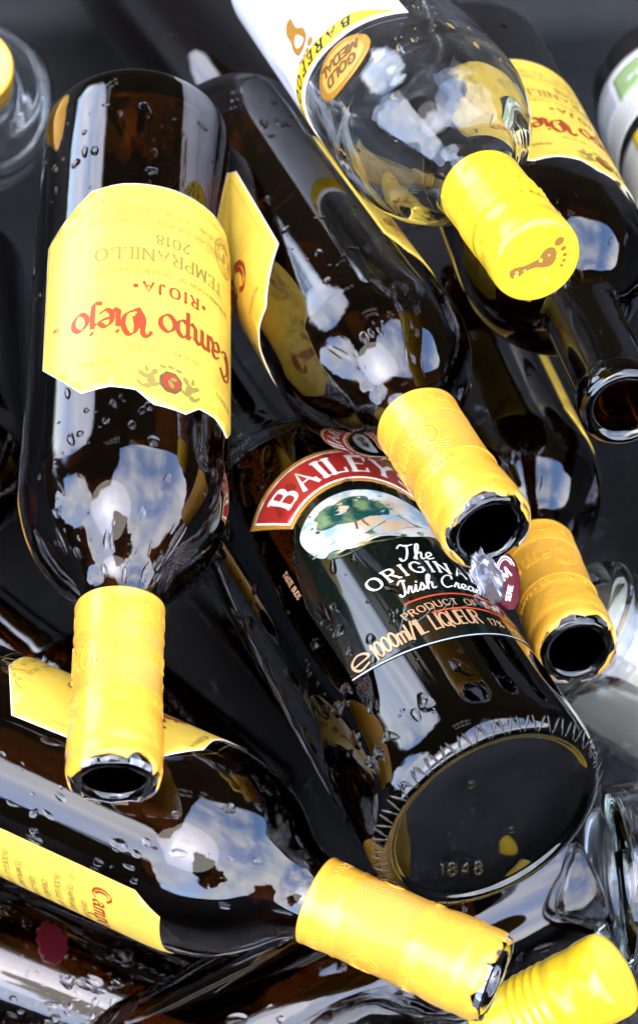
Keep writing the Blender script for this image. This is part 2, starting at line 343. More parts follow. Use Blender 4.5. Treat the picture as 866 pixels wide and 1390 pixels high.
SCRIPT = {
 'T': (.66, '~.0,.82 .14,1 .4,.9 .72,1;~.44,.94 .42,.5 .3,.06 .12,.0 .06,.14'),
 'I': (.42, '~.08,.82 .22,1 .44,.92;~.34,.95 .34,.5 .26,.06 .08,0 .02,.14'),
 'C': (.66, '~.6,.72 .56,.96 .3,.94 .06,.6 .06,.2 .26,0 .56,.14'),
 'h': (.52, '~0,.06 .2,.5 .3,.94 .2,1 .12,.6 .1,0;~.1,.22 .24,.42 .36,.4 .34,.1 .42,0 .54,.08'),
 'e': (.40, '~-.02,.06 .28,.26 .26,.42 .12,.42 .04,.2 .14,.0 .40,.08'), 'r': (.34, '~-.02,.06 .14,.46 .18,.38 .28,.4;~.24,.4 .2,.12 .26,0 .36,.08'),
 'i': (.24, '~-.02,.06 .12,.42;~.12,.42 .08,.1 .14,0 .26,.08;.17,.62 .18,.66'), 's': (.32, '~-.02,.06 .18,.48;~.18,.48 .26,.2 .16,.0 .04,.06;~.16,.0 .34,.08'),
 'a': (.44, '~.32,.38 .14,.44 .02,.2 .1,0 .26,.12 .34,.42;~.34,.42 .30,.08 .36,0 .46,.08'), 'm': (.66, '~-.02,.06 .08,.42 .06,.0;~.06,.2 .22,.44 .28,.36 .24,0;~.25,.2 .42,.44 .5,.36 .46,.08 .54,0 .66,.08'), ' ': (.3, '')}
def glyph_strokes(spec):
    out = []
    for s in spec.split(';'):
        s = s.strip()
        if not s: continue
        mode = s[0]; sm = mode in '~o'
        if sm: s = s[1:]
        pts = [tuple(float(v) for v in q.split(',')) for q in s.split()]
        if mode == '~': pts = cr(pts, 6)
        elif mode == 'o': pts = cr(pts, 6, True)
        out.append((pts, sm, mode == 'o'))
    return out
def ribbon(pts, nib, wmax, wmin, closed=False):
    """quads of a broad-nib stroke along pts"""
    n = len(pts); L_, R_ = [], []
    for i, p in enumerate(pts):
        a = pts[i - 1] if i > 0 else (pts[-2] if closed else pts[0]); b_ = pts[i + 1] if i < n - 1 else (pts[1] if closed else pts[-1])
        dx_, dy_ = b_[0] - a[0], b_[1] - a[1]; l_ = math.hypot(dx_, dy_) or 1e-9; dx_ /= l_; dy_ /= l_
        th = math.atan2(dy_, dx_); w = wmin + (wmax - wmin) * abs(math.sin(th - nib))
        ex = 0
        if not closed and i == 0: ex = -w * .35
        if not closed and i == n - 1: ex = w * .35
        q = (p[0] + dx_ * ex, p[1] + dy_ * ex)
        L_.append((q[0] - dy_ * w / 2, q[1] + dx_ * w / 2)); R_.append((q[0] + dy_ * w / 2, q[1] - dx_ * w / 2))
    return [(R_[i], R_[i + 1], L_[i + 1], L_[i]) for i in range(n - 1)]
def text_quads(txt, place, h, font=CAPS, nib=0.0, wmax=.14, wmin=.06, track=.2, slant=0.0, serif=0.0, align='c'):
    """quads in label millimetres. place(u, v): maps text-plane mm to label (s, z) mm."""
    wid = sum(font[c][0] + track for c in txt) - track
    x = {'c': -wid / 2, 'l': 0, 'r': -wid}[align]; groups = []
    for c in txt:
        w, spec = font[c]
        for pts, sm, cl in glyph_strokes(spec):
            qs = [(x + p[0] + slant * p[1], p[1]) for p in pts]
            if not sm and len(qs) == 2:        # subdivide long straights so that they bend round the bottle
                qs = [tuple(qs[0][k] + (qs[1][k] - qs[0][k]) * j / 3 for k in (0, 1)) for j in range(4)]
            groups.append([[place(p[0] * h, p[1] * h) for p in q] for q in ribbon(qs, nib, wmax, wmin, cl)])
            if serif and not sm:
                for e in (pts[0], pts[-1]):
                    d_ = (pts[-1][0] - pts[0][0], pts[-1][1] - pts[0][1])
                    if abs(d_[1]) > abs(d_[0]) * .8 and (abs(e[1]) < .02 or abs(e[1] - 1) < .02):
                        ss = [(x + e[0] - serif + slant * e[1], e[1]), (x + e[0] + serif + slant * e[1], e[1])]
                        groups.append([[place(p[0] * h, p[1] * h) for p in q] for q in ribbon(ss, 0, wmin * 1.2, wmin * 1.2)])
                    elif abs(d_[0]) > abs(d_[1]) and d_[0] and abs(e[0] - min(pts[0][0], pts[-1][0])) > .2 and (abs(e[1]) < .02 or abs(e[1] - 1) < .02):
                        dr = 1 if e[1] < .5 else -1
                        ss = [(x + e[0] + slant * e[1], e[1]), (x + e[0] + slant * e[1], e[1] + dr * serif * 1.8)]
                        groups.append([[place(p[0] * h, p[1] * h) for p in q] for q in ribbon(ss, 0, wmin * 1.4, wmin * 1.4)])
        x += w + track
    return groups
def line_at(s0, z0, ang=0.0):
    ca, sa = math.cos(ang), math.sin(ang)
    return lambda u, v: (s0 + u * ca - v * sa, z0 + u * sa + v * ca)
def arc_at(s0, zc, rad):
    """baseline is a circle arc of radius rad about (s0, zc), text reads along its top"""
    return lambda u, v: (s0 + (rad + v) * math.sin(u / rad), zc + (rad + v) * math.cos(u / rad))
def arc_under(s0, zc, rad):
    return lambda u, v: (s0 + (rad - v) * math.sin(u / rad), zc - (rad - v) * math.cos(u / rad))
def path_groups(pts, w, closed=False): return [ribbon(pts, 0, w, w, closed)]
def dots(a, b_, step=1.1, w=.35):
    n = max(2, int(math.hypot(b_[0] - a[0], b_[1] - a[1]) / step)); g = []
    q = []
    for i in range(n):
        x = a[0] + (b_[0] - a[0]) * i / n; y = a[1] + (b_[1] - a[1]) * i / n
        q.append([(x, y - w / 2), (x + step * .55, y - w / 2), (x + step * .55, y + w / 2), (x, y + w / 2)])
    return [q]
def ellipse(cx, cy, a, b_, n=28, rot=0.0, jag=0.0):
    out = []
    for i in range(n):
        t = 2 * PI * i / n; k = 1 + jag * random.uniform(-1, 1); x, y = a * math.cos(t) * k, b_ * math.sin(t) * k
        out.append((cx + x * math.cos(rot) - y * math.sin(rot), cy + x * math.sin(rot) + y * math.cos(rot)))
    return out

class Wrap:
    """maps label (s, z) in mm onto the bottle's own surface"""
    def __init__(self, rfn): self.rfn = rfn; self.R = rfn(.1)
    def pt(self, s, z, lift):
        r = self.rfn(z / 1000) + lift; a = s / 1000 / self.R
        return Vector((r * math.sin(a), -r * math.cos(a), z / 1000))
    def quads(self, name, groups, m_, parent, lift=.0005, smooth=False):
        bm = bmesh.new(); k = 0
        for g in groups:
            for q in g:
                try: bm.faces.new([bm.verts.new(self.pt(p[0], p[1], lift + (k % 24) * 3e-6)) for p in q])
                except ValueError: pass
            k += 1
        bmesh.ops.remove_doubles(bm, verts=bm.verts[:], dist=1e-7)
        return from_bm(name, bm, m_, parent, smooth)
    def sheet(self, name, polys, mats, parent, lift=.0003, step=2.0, rim=True, peel=None):
        """polys: list of (outline, material index, extra lift)"""
        bm = bmesh.new()
        for outline, mi, ex in polys:
            b2 = bmesh.new(); vs = [b2.verts.new((p[0], p[1], 0)) for p in outline]
            for tri in tessellate_polygon([[Vector((p[0], p[1], 0)) for p in outline]]):
                try: b2.faces.new([vs[i] for i in tri])
                except ValueError: pass
            xs = [p[0] for p in outline]; x = math.floor(min(xs) / step) * step + step
            while x < max(xs):
                bmesh.ops.bisect_plane(b2, geom=b2.verts[:] + b2.edges[:] + b2.faces[:], dist=1e-5, plane_co=(x, 0, 0), plane_no=(1, 0, 0)); x += step
            zs = [p[1] for p in outline]; zz = math.floor(min(zs) / 6) * 6 + 6
            while zz < max(zs):
                bmesh.ops.bisect_plane(b2, geom=b2.verts[:] + b2.edges[:] + b2.faces[:], dist=1e-5, plane_co=(0, zz, 0), plane_no=(0, 1, 0)); zz += 6
            if rim:
                be = [e for e in b2.edges if e.is_boundary]
                r_ = bmesh.ops.extrude_edge_only(b2, edges=be)
                for v in r_['geom']:
                    if isinstance(v, bmesh.types.BMVert): v.co.z = -1
            mp = {}
            for v in b2.verts:
                low = v.co.z < -.5
                p_ = self.pt(v.co.x, v.co.y, 2e-5 if low else lift + ex)
                if peel and not low: p_ += peel(v.co.x, v.co.y)
                mp[v.index if v.index >= 0 else id(v)] = None
                v.tag = False; v.co = p_
            b2.verts.index_update()
            nv = [bm.verts.new(v.co) for v in b2.verts]
            for f in b2.faces:
                try: nf = bm.faces.new([nv[v.index] for v in f.verts]); nf.material_index = mi
                except ValueError: pass
            b2.free()
        bmesh.ops.recalc_face_normals(bm, faces=bm.faces[:])
        # outward
        for f in bm.faces:
            c_ = f.calc_center_median(); 
            if f.normal.dot(Vector((c_.x, c_.y, 0))) < 0 and abs(f.normal.normalized().dot(Vector((c_.x, c_.y, 0)).normalized())) > .3: f.normal_flip()
        return from_bm(name, bm, mats, parent)

# ------------------------------------------------------------------ water drops
def drops(wrap, parent, n, zr, sr, size=(.5, 1.6), extra=(), seed=1, name='water_drops', avoid=None, m_=None):
    rnd = random.Random(seed); bm = bmesh.new(); items = []
    clusters = [(rnd.uniform(*sr), rnd.uniform(*zr), rnd.uniform(3, 12)) for _ in range(max(3, n // 9))]
    tries = 0
    while len(items) < n and tries < n * 20:
        tries += 1
        if rnd.random() < .6:
            c_ = rnd.choice(clusters); s = rnd.gauss(c_[0], c_[2]); z = rnd.gauss(c_[1], c_[2])
        else: s, z = rnd.uniform(*sr), rnd.uniform(*zr)
        if not (zr[0] < z < zr[1]) or not (sr[0] < s < sr[1]): continue
        if avoid and avoid(s, z) and rnd.random() < .93: continue
        a = size[0] + (size[1] - size[0]) * rnd.random() ** 2.2
        items.append((s, z, a, a * rnd.choice((.8, 1, 1.3, 1.8, 2.6)), rnd.uniform(-.5, .5), .36))
    items += list(extra)
    for (s, z, a, b_, rot, hk) in items:
        seg = 18; rings = 5; ov = []
        ph = [rnd.uniform(0, 6.28) for _ in range(2)]; am = rnd.uniform(.03, .16)
        def shape(t): return 1 + am * math.sin(2 * t + ph[0]) + am * .7 * math.sin(3 * t + ph[1])
        h_ = min(a, b_) * hk / 1000
        base_c = wrap.pt(s, z, 0)
        top = bm.verts.new(wrap.pt(s, z, h_))
        for j in range(1, rings + 1):
            u = j / rings; rr = u ** .8; hh = (1 - rr * rr) if j < rings else 0
            ring = []
            for i in range(seg):
                t = 2 * PI * i / seg; k = shape(t) * rr; x, y = a * math.cos(t) * k, b_ * math.sin(t) * k
                xs, ys = x * math.cos(rot) - y * math.sin(rot), x * math.sin(rot) + y * math.cos(rot)
                ring.append(bm.verts.new(wrap.pt(s + xs, z + ys, h_ * hh + 4e-6)))
            ov.append(ring)
        for i in range(seg): bm.faces.new((top, ov[0][i], ov[0][(i + 1) % seg]))
        for r1, r2 in zip(ov, ov[1:]):
            for i in range(seg): bm.faces.new((r1[i], r2[i], r2[(i + 1) % seg], r1[(i + 1) % seg]))
    o = from_bm(name, bm, m_ or M['drop'], parent); o['kind'] = 'stuff'; return o

# ------------------------------------------------------------------ capsules
def torn_capsule(parent, Lb, seed, emb_s0=0.0, tear=1.0):
    rnd = random.Random(seed); seg = 120
    z0 = Lb - .066
    prof = [(.01535, z0), (.01545, z0 + .0006), (.01515, z0 + .0016), (.01505, z0 + .006), (.01500, z0 + .012), (.01496, z0 + .0122), (.01490, z0 + .0375), (.01495, z0 + .0378), (.0149, z0 + .041),
            (.0150, z0 + .0435), (.0154, z0 + .046), (.01565, z0 + .049), (.01575, z0 + .053), (.01582, z0 + .0555), (.0155, z0 + .0575), (.0156, z0 + .059), (.01575, z0 + .0615), (.0157, z0 + .0632), (.0153, z0 + .0648), (.0144, z0 + .0658)]
    pr = []
    for a, b_ in zip(prof, prof[1:]): pr += [a, tuple((a[k] + b_[k]) / 2 for k in (0, 1))]
    pr.append(prof[-1])
    bm = revolve(pr, seg, False)
    top = [v for v in bm.verts if v.co.z > z0 + .06]
    # ragged edge: pull the last rings back or let them fold over the lip
    NT = 17; ang = [rnd.choice((-1, -.7, -.3, .1, .5, 1)) * rnd.uniform(.6, 1) for _ in range(NT)]; wob = [rnd.uniform(-.3, .3) for _ in range(97)]
    def tz(a):
        x = (a / (2 * PI) * NT + .6 * noise.noise(Vector((math.cos(a) * 2, math.sin(a) * 2, seed)))) % NT; i = int(x) % NT; f = x - int(x); f = f ** 2 if i % 2 else f ** .6
        return ang[i] * (1 - f) + ang[(i + 1) % NT] * f
    for v in top:
        a = math.atan2(v.co.x, -v.co.y); k = (v.co.z - (z0 + .06)) / .0058; t_ = tz(a)
        if t_ < 0: v.co.z += t_ * .0048 * tear * k ** 1.5
        r = math.hypot(v.co.x, v.co.y); fold = max(0, t_) * .0024 * tear * max(0, k - .7) / .3
        v.co.x *= (r - fold) / r; v.co.y *= (r - fold) / r
        if t_ >= 0: v.co.z += .0003 * k
    for v in bm.verts:                              # slight dents all over
        n_ = noise.noise(v.co * 90 + Vector((seed, 0, 0))) * .00030 + noise.noise(v.co * 260 + Vector((0, seed, 0))) * .00008; r = math.hypot(v.co.x, v.co.y)
        v.co.x *= (r + n_) / r; v.co.y *= (r + n_) / r
    cap = from_bm('capsule', bm, M['capsule'], parent)
    sol = cap.modifiers.new('thickness', 'SOLIDIFY'); sol.thickness = .00028; sol.offset = -1; sol.material_offset = 1; sol.material_offset_rim = 1
    cap.data.materials.append(M['foil'])
    w = Wrap(lambda z: .01488 if z < z0 + .044 else .0157); w.R = .0149
    zz = (z0) * 1000
    g = text_quads('Campo Viejo', line_at(emb_s0, zz + 20), 9.5, BLACK, math.radians(40), .15, .05, .1)
    g += path_groups([(s, zz + 12.6) for s in range(-47, 48)], .5) + path_groups([(s, zz + 37) for s in range(-47, 48)], .5)
    g += text_quads('BODEGAS CAMPO VIEJO \u2022 RIOJA \u2022 BODEGAS CAMPO', line_at(emb_s0, zz + 4), 3.2, CAPS, 0, .16, .12, .25)
    g += text_quads('CAMPO VIEJO \u2022 CAMPO VIEJO \u2022 CAMPO VIEJO', line_at(emb_s0, zz + 39), 2.2, CAPS, 0, .16, .12, .25)
    e = w.quads('embossing', g, M['capsule_raised'], cap, .00034)
    so = e.modifiers.new('thickness', 'SOLIDIFY'); so.thickness = .0004; so.offset = -1
    # pale inner foil showing along the tear
    bm = bmesh.new(); n2 = 140; r1, r2 = [], []
    for i in range(n2):
        a = 2 * PI * i / n2; t_ = rnd.uniform(-1, 1)
        q = noise.noise(Vector((math.cos(a) * 4, math.sin(a) * 4, seed * 3.1)))
        rr = .0144 + q * .0009 + t_ * .00012; zt = Lb + .0001 + max(0, q) * .0004 + t_ * .0001
        r1.append(bm.verts.new((.0150 * math.sin(a), -.0150 * math.cos(a), Lb - .0018)))
        r2.append(bm.verts.new((rr * math.sin(a), -rr * math.cos(a), zt)))
    for i in range(n2):
        a = 2 * PI * i / n2
        if noise.noise(Vector((math.cos(a) * 2.2, math.sin(a) * 2.2, seed * 1.7))) > .02: bm.faces.new((r1[i], r1[(i + 1) % n2], r2[(i + 1) % n2], r2[i]))
    bmesh.ops.delete(bm, geom=[v for v in bm.verts if not v.link_faces], context='VERTS')
    f = from_bm('foil_edge', bm, M['foil'], cap, False)
    sf = f.modifiers.new('thickness', 'SOLIDIFY'); sf.thickness = .0002
    return cap

def screw_cap(parent, Lb, foot=False, rot=0.0, m_=None):
    z0 = Lb - .052
    prof = [(.0146, z0), (.0149, z0), (.0151, z0 + .0008), (.0150, z0 + .002), (.0149, z0 + .0155)]
    z = z0 + .0165
    for k in range(4): prof += [(.0147, z), (.0152, z + .0008), (.0154, z + .0016), (.0152, z + .0024), (.0147, z + .0032)]; z += .0036
    prof += [(.0149, z + .001), (.0152, z + .0015), (.0152, z + .006), (.0149, z + .007), (.0149, z + .0112), (.0151, z + .0122), (.01545, z + .014)]
    zt = Lb + .0012
    prof += [(.01545, zt - .0028), (.0151, zt - .0009), (.0143, zt), (.0125, zt + .00005), (.0, zt)]
    bm = revolve(prof, 120, False)
    for v in bm.verts:
        r = math.hypot(v.co.x, v.co.y)
        if r > .014 and v.co.z > z0 + .032:
            a = math.atan2(v.co.x, -v.co.y); k = .00006 * math.sin(60 * a); v.co.x *= (r + k) / r; v.co.y *= (r + k) / r
    cap = from_bm('screw_cap', bm, m_ or M['lemon_cap'], parent)
    if foot:
        # bare footprint printed on the disc
        polys = [[(-7.6, -1.6), (-7.0, -2.9), (-5.2, -2.9), (-3.0, -1.9), (-.6, -1.7), (1.8, -2.4), (3.8, -2.3), (5.1, -1.0), (5.6, 1.0), (5.0, 2.6), (3.4, 3.0), (1.9, 2.2), (.8, .8), (-1.2, .15), (-3.6, -.2), (-5.6, .0), (-7.2, -.4)]]
        polys[0] = cr(polys[0], 5, True)[:-1]
        polys += [ellipse(6.6, 3.9, 1.45, 1.15, 20, .6), ellipse(7.5, 1.5, .85, .65, 16, .3), ellipse(7.7, -.4, .7, .55, 14), ellipse(7.3, -2.0, .6, .5, 14), ellipse(6.5, -3.3, .55, .45, 14)]
        bm = bmesh.new()
        polys = [[(q[0] * 1.28, q[1] * 1.28) for q in p] for p in polys]
        for p in polys:
            vs = [bm.verts.new(((q[0] - .3) * math.cos(rot) / 1000 - q[1] * math.sin(rot) / 1000, (q[0] - .3) * math.sin(rot) / 1000 + q[1] * math.cos(rot) / 1000, zt + .00022)) for q in p]
            bm.faces.new(vs)
        bmesh.ops.recalc_face_normals(bm, faces=bm.faces[:])
        from_bm('footprint_mark', bm, M['brown_print'], cap, False)
    return cap

# ------------------------------------------------------------------ the yellow wine label
def wine_label(w, parent, s0, dz=0.0, zs=1.0, back=True, fine=True, red=None):
    o = [(-51, 87.6), (-31, 70), (-20, 68.5), (0, 68), (20, 68.5), (31, 70), (51, 87.6), (49.5, 146), (31, 165), (21, 163.6), (12, 165), (6.2, 170.3), (-6.2, 170.3), (-12, 165), (-21, 163.6), (-31, 165), (-49.5, 146)]
    if zs != 1: o = [(a, 117 + (z - 117) * zs) for a, z in o]
    O = [(s0 + a, z + dz) for a, z in o]
    cx, cz = s0, 117 + dz
    back_o = [(cx + (a - cx) * 1.008, cz + (z - cz) * 1.008) for a, z in O]
    lab = w.sheet('label', [(back_o, 1, -.00008), (O, 0, 0)], [M['label'], M['label_edge']], parent)
    P = lambda ds, z: line_at(s0 + ds, z + dz)
    r = text_quads('Campo Viejo', P(1.5, 129.5), 11.4, BLACK, math.radians(38), .19, .06, .035)
    r += text_quads('RIOJA', P(0, 116.0), 4.7, CAPS, 0, .22, .13, .5, serif=.1) + text_quads('\u2022', P(-13.5, 116.2), 4.0, CAPS, 0, .3, .3) + text_quads('\u2022', P(13.5, 116.2), 4.0, CAPS, 0, .3, .3)
    r += text_quads('TM', P(43.5, 131), 1.8, CAPS, 0, .18, .14, .15)
    w.quads('brand_lettering', r, M['red'], lab, .00046)
    g = []
    if fine:
        g += text_quads('TEMPRANILLO', P(2, 100.0), 5.4, CAPS, 0, .17, .09, .34, serif=.1)
        g += text_quads('2018', P(0, 92.2), 4.8, CAPS, 0, .16, .09, .3)
        g += text_quads('DENOMINACION DE ORIGEN CALIFICADA', P(0, 109.8), 2.0, CAPS, 0, .16, .1, .35)
        g += text_quads('EMBOTELLADO POR BODEGAS CAMPO VIEJO', P(2, 85.6), 1.8, CAPS, 0, .15, .12, .35)
        g += text_quads('LOGRO\u00d1O - ESPA\u00d1A - R.E. 5852 LO', P(2, 80.3), 1.8, CAPS, 0, .15, .12, .4)
        g += text_quads('02.20.40  \u2022  02.29.00', P(2, 145.2), 1.8, CAPS, 0, .15, .12, .3)
        g += text_quads('RESERVA', P(-27, 152), 1.9, CAPS, 0, .15, .12, .3) + text_quads('RESERVA', P(27, 152), 1.9, CAPS, 0, .15, .12, .3)
    g += dots((s0 - 30, 107.4 + dz), (s0 + 30, 107.4 + dz)) + dots((s0 - 27, 73.5 + dz), (s0 + 27, 73.5 + dz))
    for zz in (84.2, 89.0, 79.2): g += path_groups([(s0 - 24 + k * 3, zz + dz) for k in range(17)], .16)
    for sg in (-1, 1):
        g += path_groups([(s0 + sg * 47.8, 90 + dz), (s0 + sg * 46.4, 144 + dz), (s0 + sg * 30, 161.5 + dz)], .16)
        g += path_groups([(s0 + sg * k, 161.0 + dz) for k in (28, 24, 20, 16)], .14)
    # round seal
    for rr in (8.6, 7.9, 4.2): g += path_groups(ellipse(s0 - 27, 84 + dz, rr * .85, rr, 40) + ellipse(s0 - 27, 84 + dz, rr * .85, rr, 40)[:1], .3)
    if fine: g += text_quads('CAMPO VIEJO RIOJA CAMPO VIEJO', lambda u, v: (s0 - 27 + (5.2 + v) * .85 * math.sin(u / 5.4), 84 + dz + (5.2 + v) * math.cos(u / 5.4)), 1.7, CAPS, 0, .18, .16, .3)
    g += [[ellipse(s0 - 27, 84 + dz, 1.6, 2.6, 12)]]
    # signature along the cut corner
    sg_ = cr([(0, 0), (2, 3.5), (3, 5), (1.5, 4), (2.2, 0), (4, 1), (5, 3), (5.4, .6), (7, 2.4), (7.6, .5), (9.5, 4.6), (10.4, 6.6), (8.9, 3), (10.2, 0), (12, 2.2), (13, .8), (15, 3.4), (16, 1), (20, 2)], 5)
    a_ = math.radians(48); g += path_groups([(s0 + 28 + p[0] * math.cos(a_) - p[1] * math.sin(a_), 72.8 + dz + p[0] * math.sin(a_) + p[1] * math.cos(a_)) for p in sg_], .28)
    w.quads('small_print', g, M['grey_ink'], lab, .00044)
    # crest: octagonal shield between two lions
    c0 = (s0, 159.5 + dz)
    lions = []
    for sg in (-1, 1):
        for (x, y, a, b_, rt) in ((7.2, .6, 1.5, 3.0, .3), (8.6, 3.6, 1.5, 1.2, 0), (9.8, -1.2, 1.0, 2.4, .9), (6.0, -3.0, 1.1, 1.8, -.5), (10.8, 2.8, .55, 2.2, .7), (8.8, -3.9, .7, 1.6, .2), (5.4, 2.4, .8, 1.7, -1.0)):
            lions.append([ellipse(c0[0] + sg * x, c0[1] + y, a, b_, 14, sg * rt, .12)])
    lions += [[ellipse(c0[0] + x, c0[1] + y, 1.3, .7, 10, 0, .15)] for x, y in ((-3, -6.2), (0, -6.8), (3, -6.2))]
    w.quads('crest', lions, M['grey_ink'], lab, .00045)
    sh = [(4.6 * math.cos(PI / 8 + k * PI / 4) + c0[0], 5.0 * math.sin(PI / 8 + k * PI / 4) + c0[1]) for k in range(8)]
    sh2 = [(c0[0] + (x - c0[0]) * .78, c0[1] + (y - c0[1]) * .78) for x, y in sh]
    w.quads('crest_shield', [[sh]], M['dark_ink'], lab, .00048); w.quads('crest_field', [[sh2]], M['red'], lab, .00060)
    w.quads('crest_charge', [[ellipse(c0[0], c0[1] + 1, 1.0, 1.9, 10, .5, .2)], [ellipse(c0[0] - .9, c0[1] - 1.4, 1.2, .9, 10, 0, .2)]], M['grey_ink'], lab, .00070)
    if back:
        sb = s0 - 116.3; bo = [(sb - 27, 74 + dz), (sb + 27, 74 + dz), (sb + 27, 158 + dz), (sb + 20, 168 + dz), (sb - 20, 168 + dz), (sb - 27, 158 + dz)]
        bl = w.sheet('back_label', [(bo, 0, 0)], [M['label'], M['label_edge']], parent)
        g = []
        for k in range(11): g += text_quads(['BODEGAS CAMPO VIEJO RIOJA', 'TEMPRANILLO GARNACHA Y', 'GRACIANO DE RIOJA', 'CRIANZA EN BARRICAS'][k % 4], line_at(sb + 3, 86 + dz + k * 5.2), 2.2, CAPS, 0, .16, .12, .25)
        g += [ribbon([(sb + 19, 156 + dz), (sb + 25, 156 + dz), (sb + 25, 148 + dz), (sb + 19, 148 + dz), (sb + 19, 156 + dz)], 0, .5, .5)]
        w.quads('small_print', g, M['grey_ink'], bl, .00044)
        w.quads('brand_lettering', text_quads('Campo Viejo', line_at(sb, 143 + dz), 6.5, BLACK, .6, .17, .06, .1), M['red'], bl, .00046)
    return lab

def wine_bottle(near, far, s0, label, dz=0.0, Lb=.295, R=.037, seed=1, capsule=True, lip=.0142, nd=110, zr=(12, 250), sr=(-60, 60), emb=0.0, extra=(), tear=1.0, group='empty dark wine bottles with yellow labels', lbl=True, zs=1.0, size=(.45, 2.1), nm=True):
    mw = frame(near, far, Lb, nm); root = empty('wine_bottle', mw)
    tag(root, label, 'bottle', group)
    prof = bordeaux_profile(R, Lb, lip)
    gl = from_bm('glass_body', revolve(prof, 112), M['amber'], root)
    w = Wrap(outer_radius_fn(prof))
    if lbl: wine_label(w, root, s0, dz, zs)
    if capsule: torn_capsule(root, Lb, seed, emb, tear)
    def av(s, z):
        d_ = s - s0
        return lbl and abs(d_) < 52 and 69 + dz < z < 168 + dz
    top = 228 if capsule else 280
    if nd: drops(w, root, nd, (zr[0], min(zr[1], top)), sr, size, extra, seed, avoid=av)
    return root, w

# ================================================================== SETTING: tub, melt water
TZ = -0.004
bm = bmesh.new()
x0, x1, y0, y1, h = -.62, .62, -.62, .50, .30
def ringrect(e, z, rad=.07, n=8):
    out = []
    for (cx, cy, a0) in ((x1 - rad + e, y1 - rad + e, 0), (x0 + rad - e, y1 - rad + e, 90), (x0 + rad - e, y0 + rad - e, 180), (x1 - rad + e, y0 + rad - e, 270)):
        for k in range(n + 1):
            a = math.radians(a0 + 90 * k / n); out.append(bm.verts.new((cx + rad * math.cos(a), cy + rad * math.sin(a), z)))
    return out
rs = [ringrect(-.05, TZ), ringrect(-.02, TZ + .004), ringrect(0, TZ + .03), ringrect(.05, h), ringrect(.07, h + .004), ringrect(.075, h - .02), ringrect(.055, h - .02), ringrect(.006, TZ + .026), ringrect(-.02, TZ - .004)]
bm.faces.new(rs[0])
for a, b_ in zip(rs, rs[1:]):
    for i in range(len(a)): bm.faces.new((a[i], a[(i + 1) % len(a)], b_[(i + 1) % len(a)], b_[i]))
bm.faces.new(rs[-1][::-1]); bmesh.ops.recalc_face_normals(bm, faces=bm.faces[:])
tub = from_bm('plastic_tub', bm, M['tub']); tag(tub, 'dark grey wet plastic tub holding all the bottles', 'tub')
for p in tub.data.polygons: p.use_smooth = True
bm = bmesh.new(); nx, ny = 130, 120; gv = []
for j in range(ny + 1):
    row = []
    for i in range(nx + 1):
        x = x0 + .02 + (x1 - x0 - .04) * i / nx; y = y0 + .02 + (y1 - y0 - .04) * j / ny
        z = .016 + .0018 * noise.noise(Vector((x * 30, y * 30, 0))) + .0009 * noise.noise(Vector((x * 90, y * 90, 3)))
        row.append(bm.verts.new((x, y, z)))
    gv.append(row)
for j in range(ny):
    for i in range(nx): bm.faces.new((gv[j][i], gv[j][i + 1], gv[j + 1][i + 1], gv[j + 1][i]))
wt = from_bm('water', bm, M['water']); tag(wt, kind='structure')

# ================================================================== THE BOTTLES
A, wA = wine_bottle((155, 1064, .684), (187, 178), -19, 'big dark wine bottle at left with full yellow label and neck pointing straight down', seed=3, dz=-2.6, emb=-2, size=(.5, 2.6), nd=150, sr=(-52, 60), zr=(6, 226),
    extra=[(32, 44, 1.6, 3.4, .5, .4), (12, 46, 1.8, 2.6, .2, .4), (17, 34, 1.2, 1.6, 0, .4), (30, 56, 1.3, 1.8, 0, .4), (28, 30, 1.2, 1.5, 0, .4), (3, 176, 1.6, 1.6, 0, .4), (-6, 178, 1.5, 1.8, 0, .4), (12, 180, 1.3, 1.5, 0, .4), (22, 189, 1.4, 1.7, 0, .4), (2, 216, 1.4, 2.0, 0, .4), (-12, 208, 1.6, 2.0, .3, .4), (-20, 196, 1.4, 2, 0, .4), (-28, 210, 1.1, 1.5, 0, .4)])
B, wB = wine_bottle((664, 722, .700), (314, 196), 59, 'long dark wine bottle in the middle, its torn yellow capsule over the red ribbon label', dz=-8, seed=8, emb=28, R=.0358, nd=90, sr=(-45, 58),
    extra=[(-6, 170, 2.2, 1.1, .4, .3), (-9, 166, 1.6, 1.0, .2, .3), (-13, 163, 2.4, 1.2, -.5, .3), (2, 176, 1.7, 2.2, .3, .3), (-20, 190, 2.0, 1.0, .8, .3), (-17, 195, 1.5, 2.2, 0, .3)])
D, wD = wine_bottle((848, 556, .740), (635, 100), -30, 'dark wine bottle at upper right without capsule, bare glass mouth facing out', dz=5, seed=12, capsule=False, lip=.0157, nd=60, zr=(15, 285))
F, wF = wine_bottle((783, 884, .775), (580, 395), 54, 'dark wine bottle at right whose torn yellow capsule sits beside the maroon oval sticker', dz=10, seed=21, emb=20, nd=70)
G, wG = wine_bottle((672, 1330, .700), (-310, 890), -73, 'dark wine bottle lying across the bottom left corner, smooth yellow capsule at its right end', dz=21, zs=.82, seed=33, emb=40, nd=110, sr=(-58, 55), zr=(60, 226),
    extra=[(4, 176, 1.2, 2.2, 0, .4), (-1, 178, 1.2, 2.0, 0, .4), (9, 175, 1.2, 2.2, 0, .4), (13, 178, 1.2, 1.6, 0, .4), (-3, 110, 1.2, 2.6, 0, .4), (6, 128, .9, 2.2, 0, .4), (-8, 118, .8, 1.6, 0, .4), (-12, 100, 1.5, 3.2, .4, .4)])
I_, wI = wine_bottle((-60, 830, .84), (-62, 370), 90, 'dark wine bottle in shadow at the left edge, behind the big left one', seed=41, nd=25, capsule=True, lbl=False, R=.036, group='dark wine bottles half out of the picture')
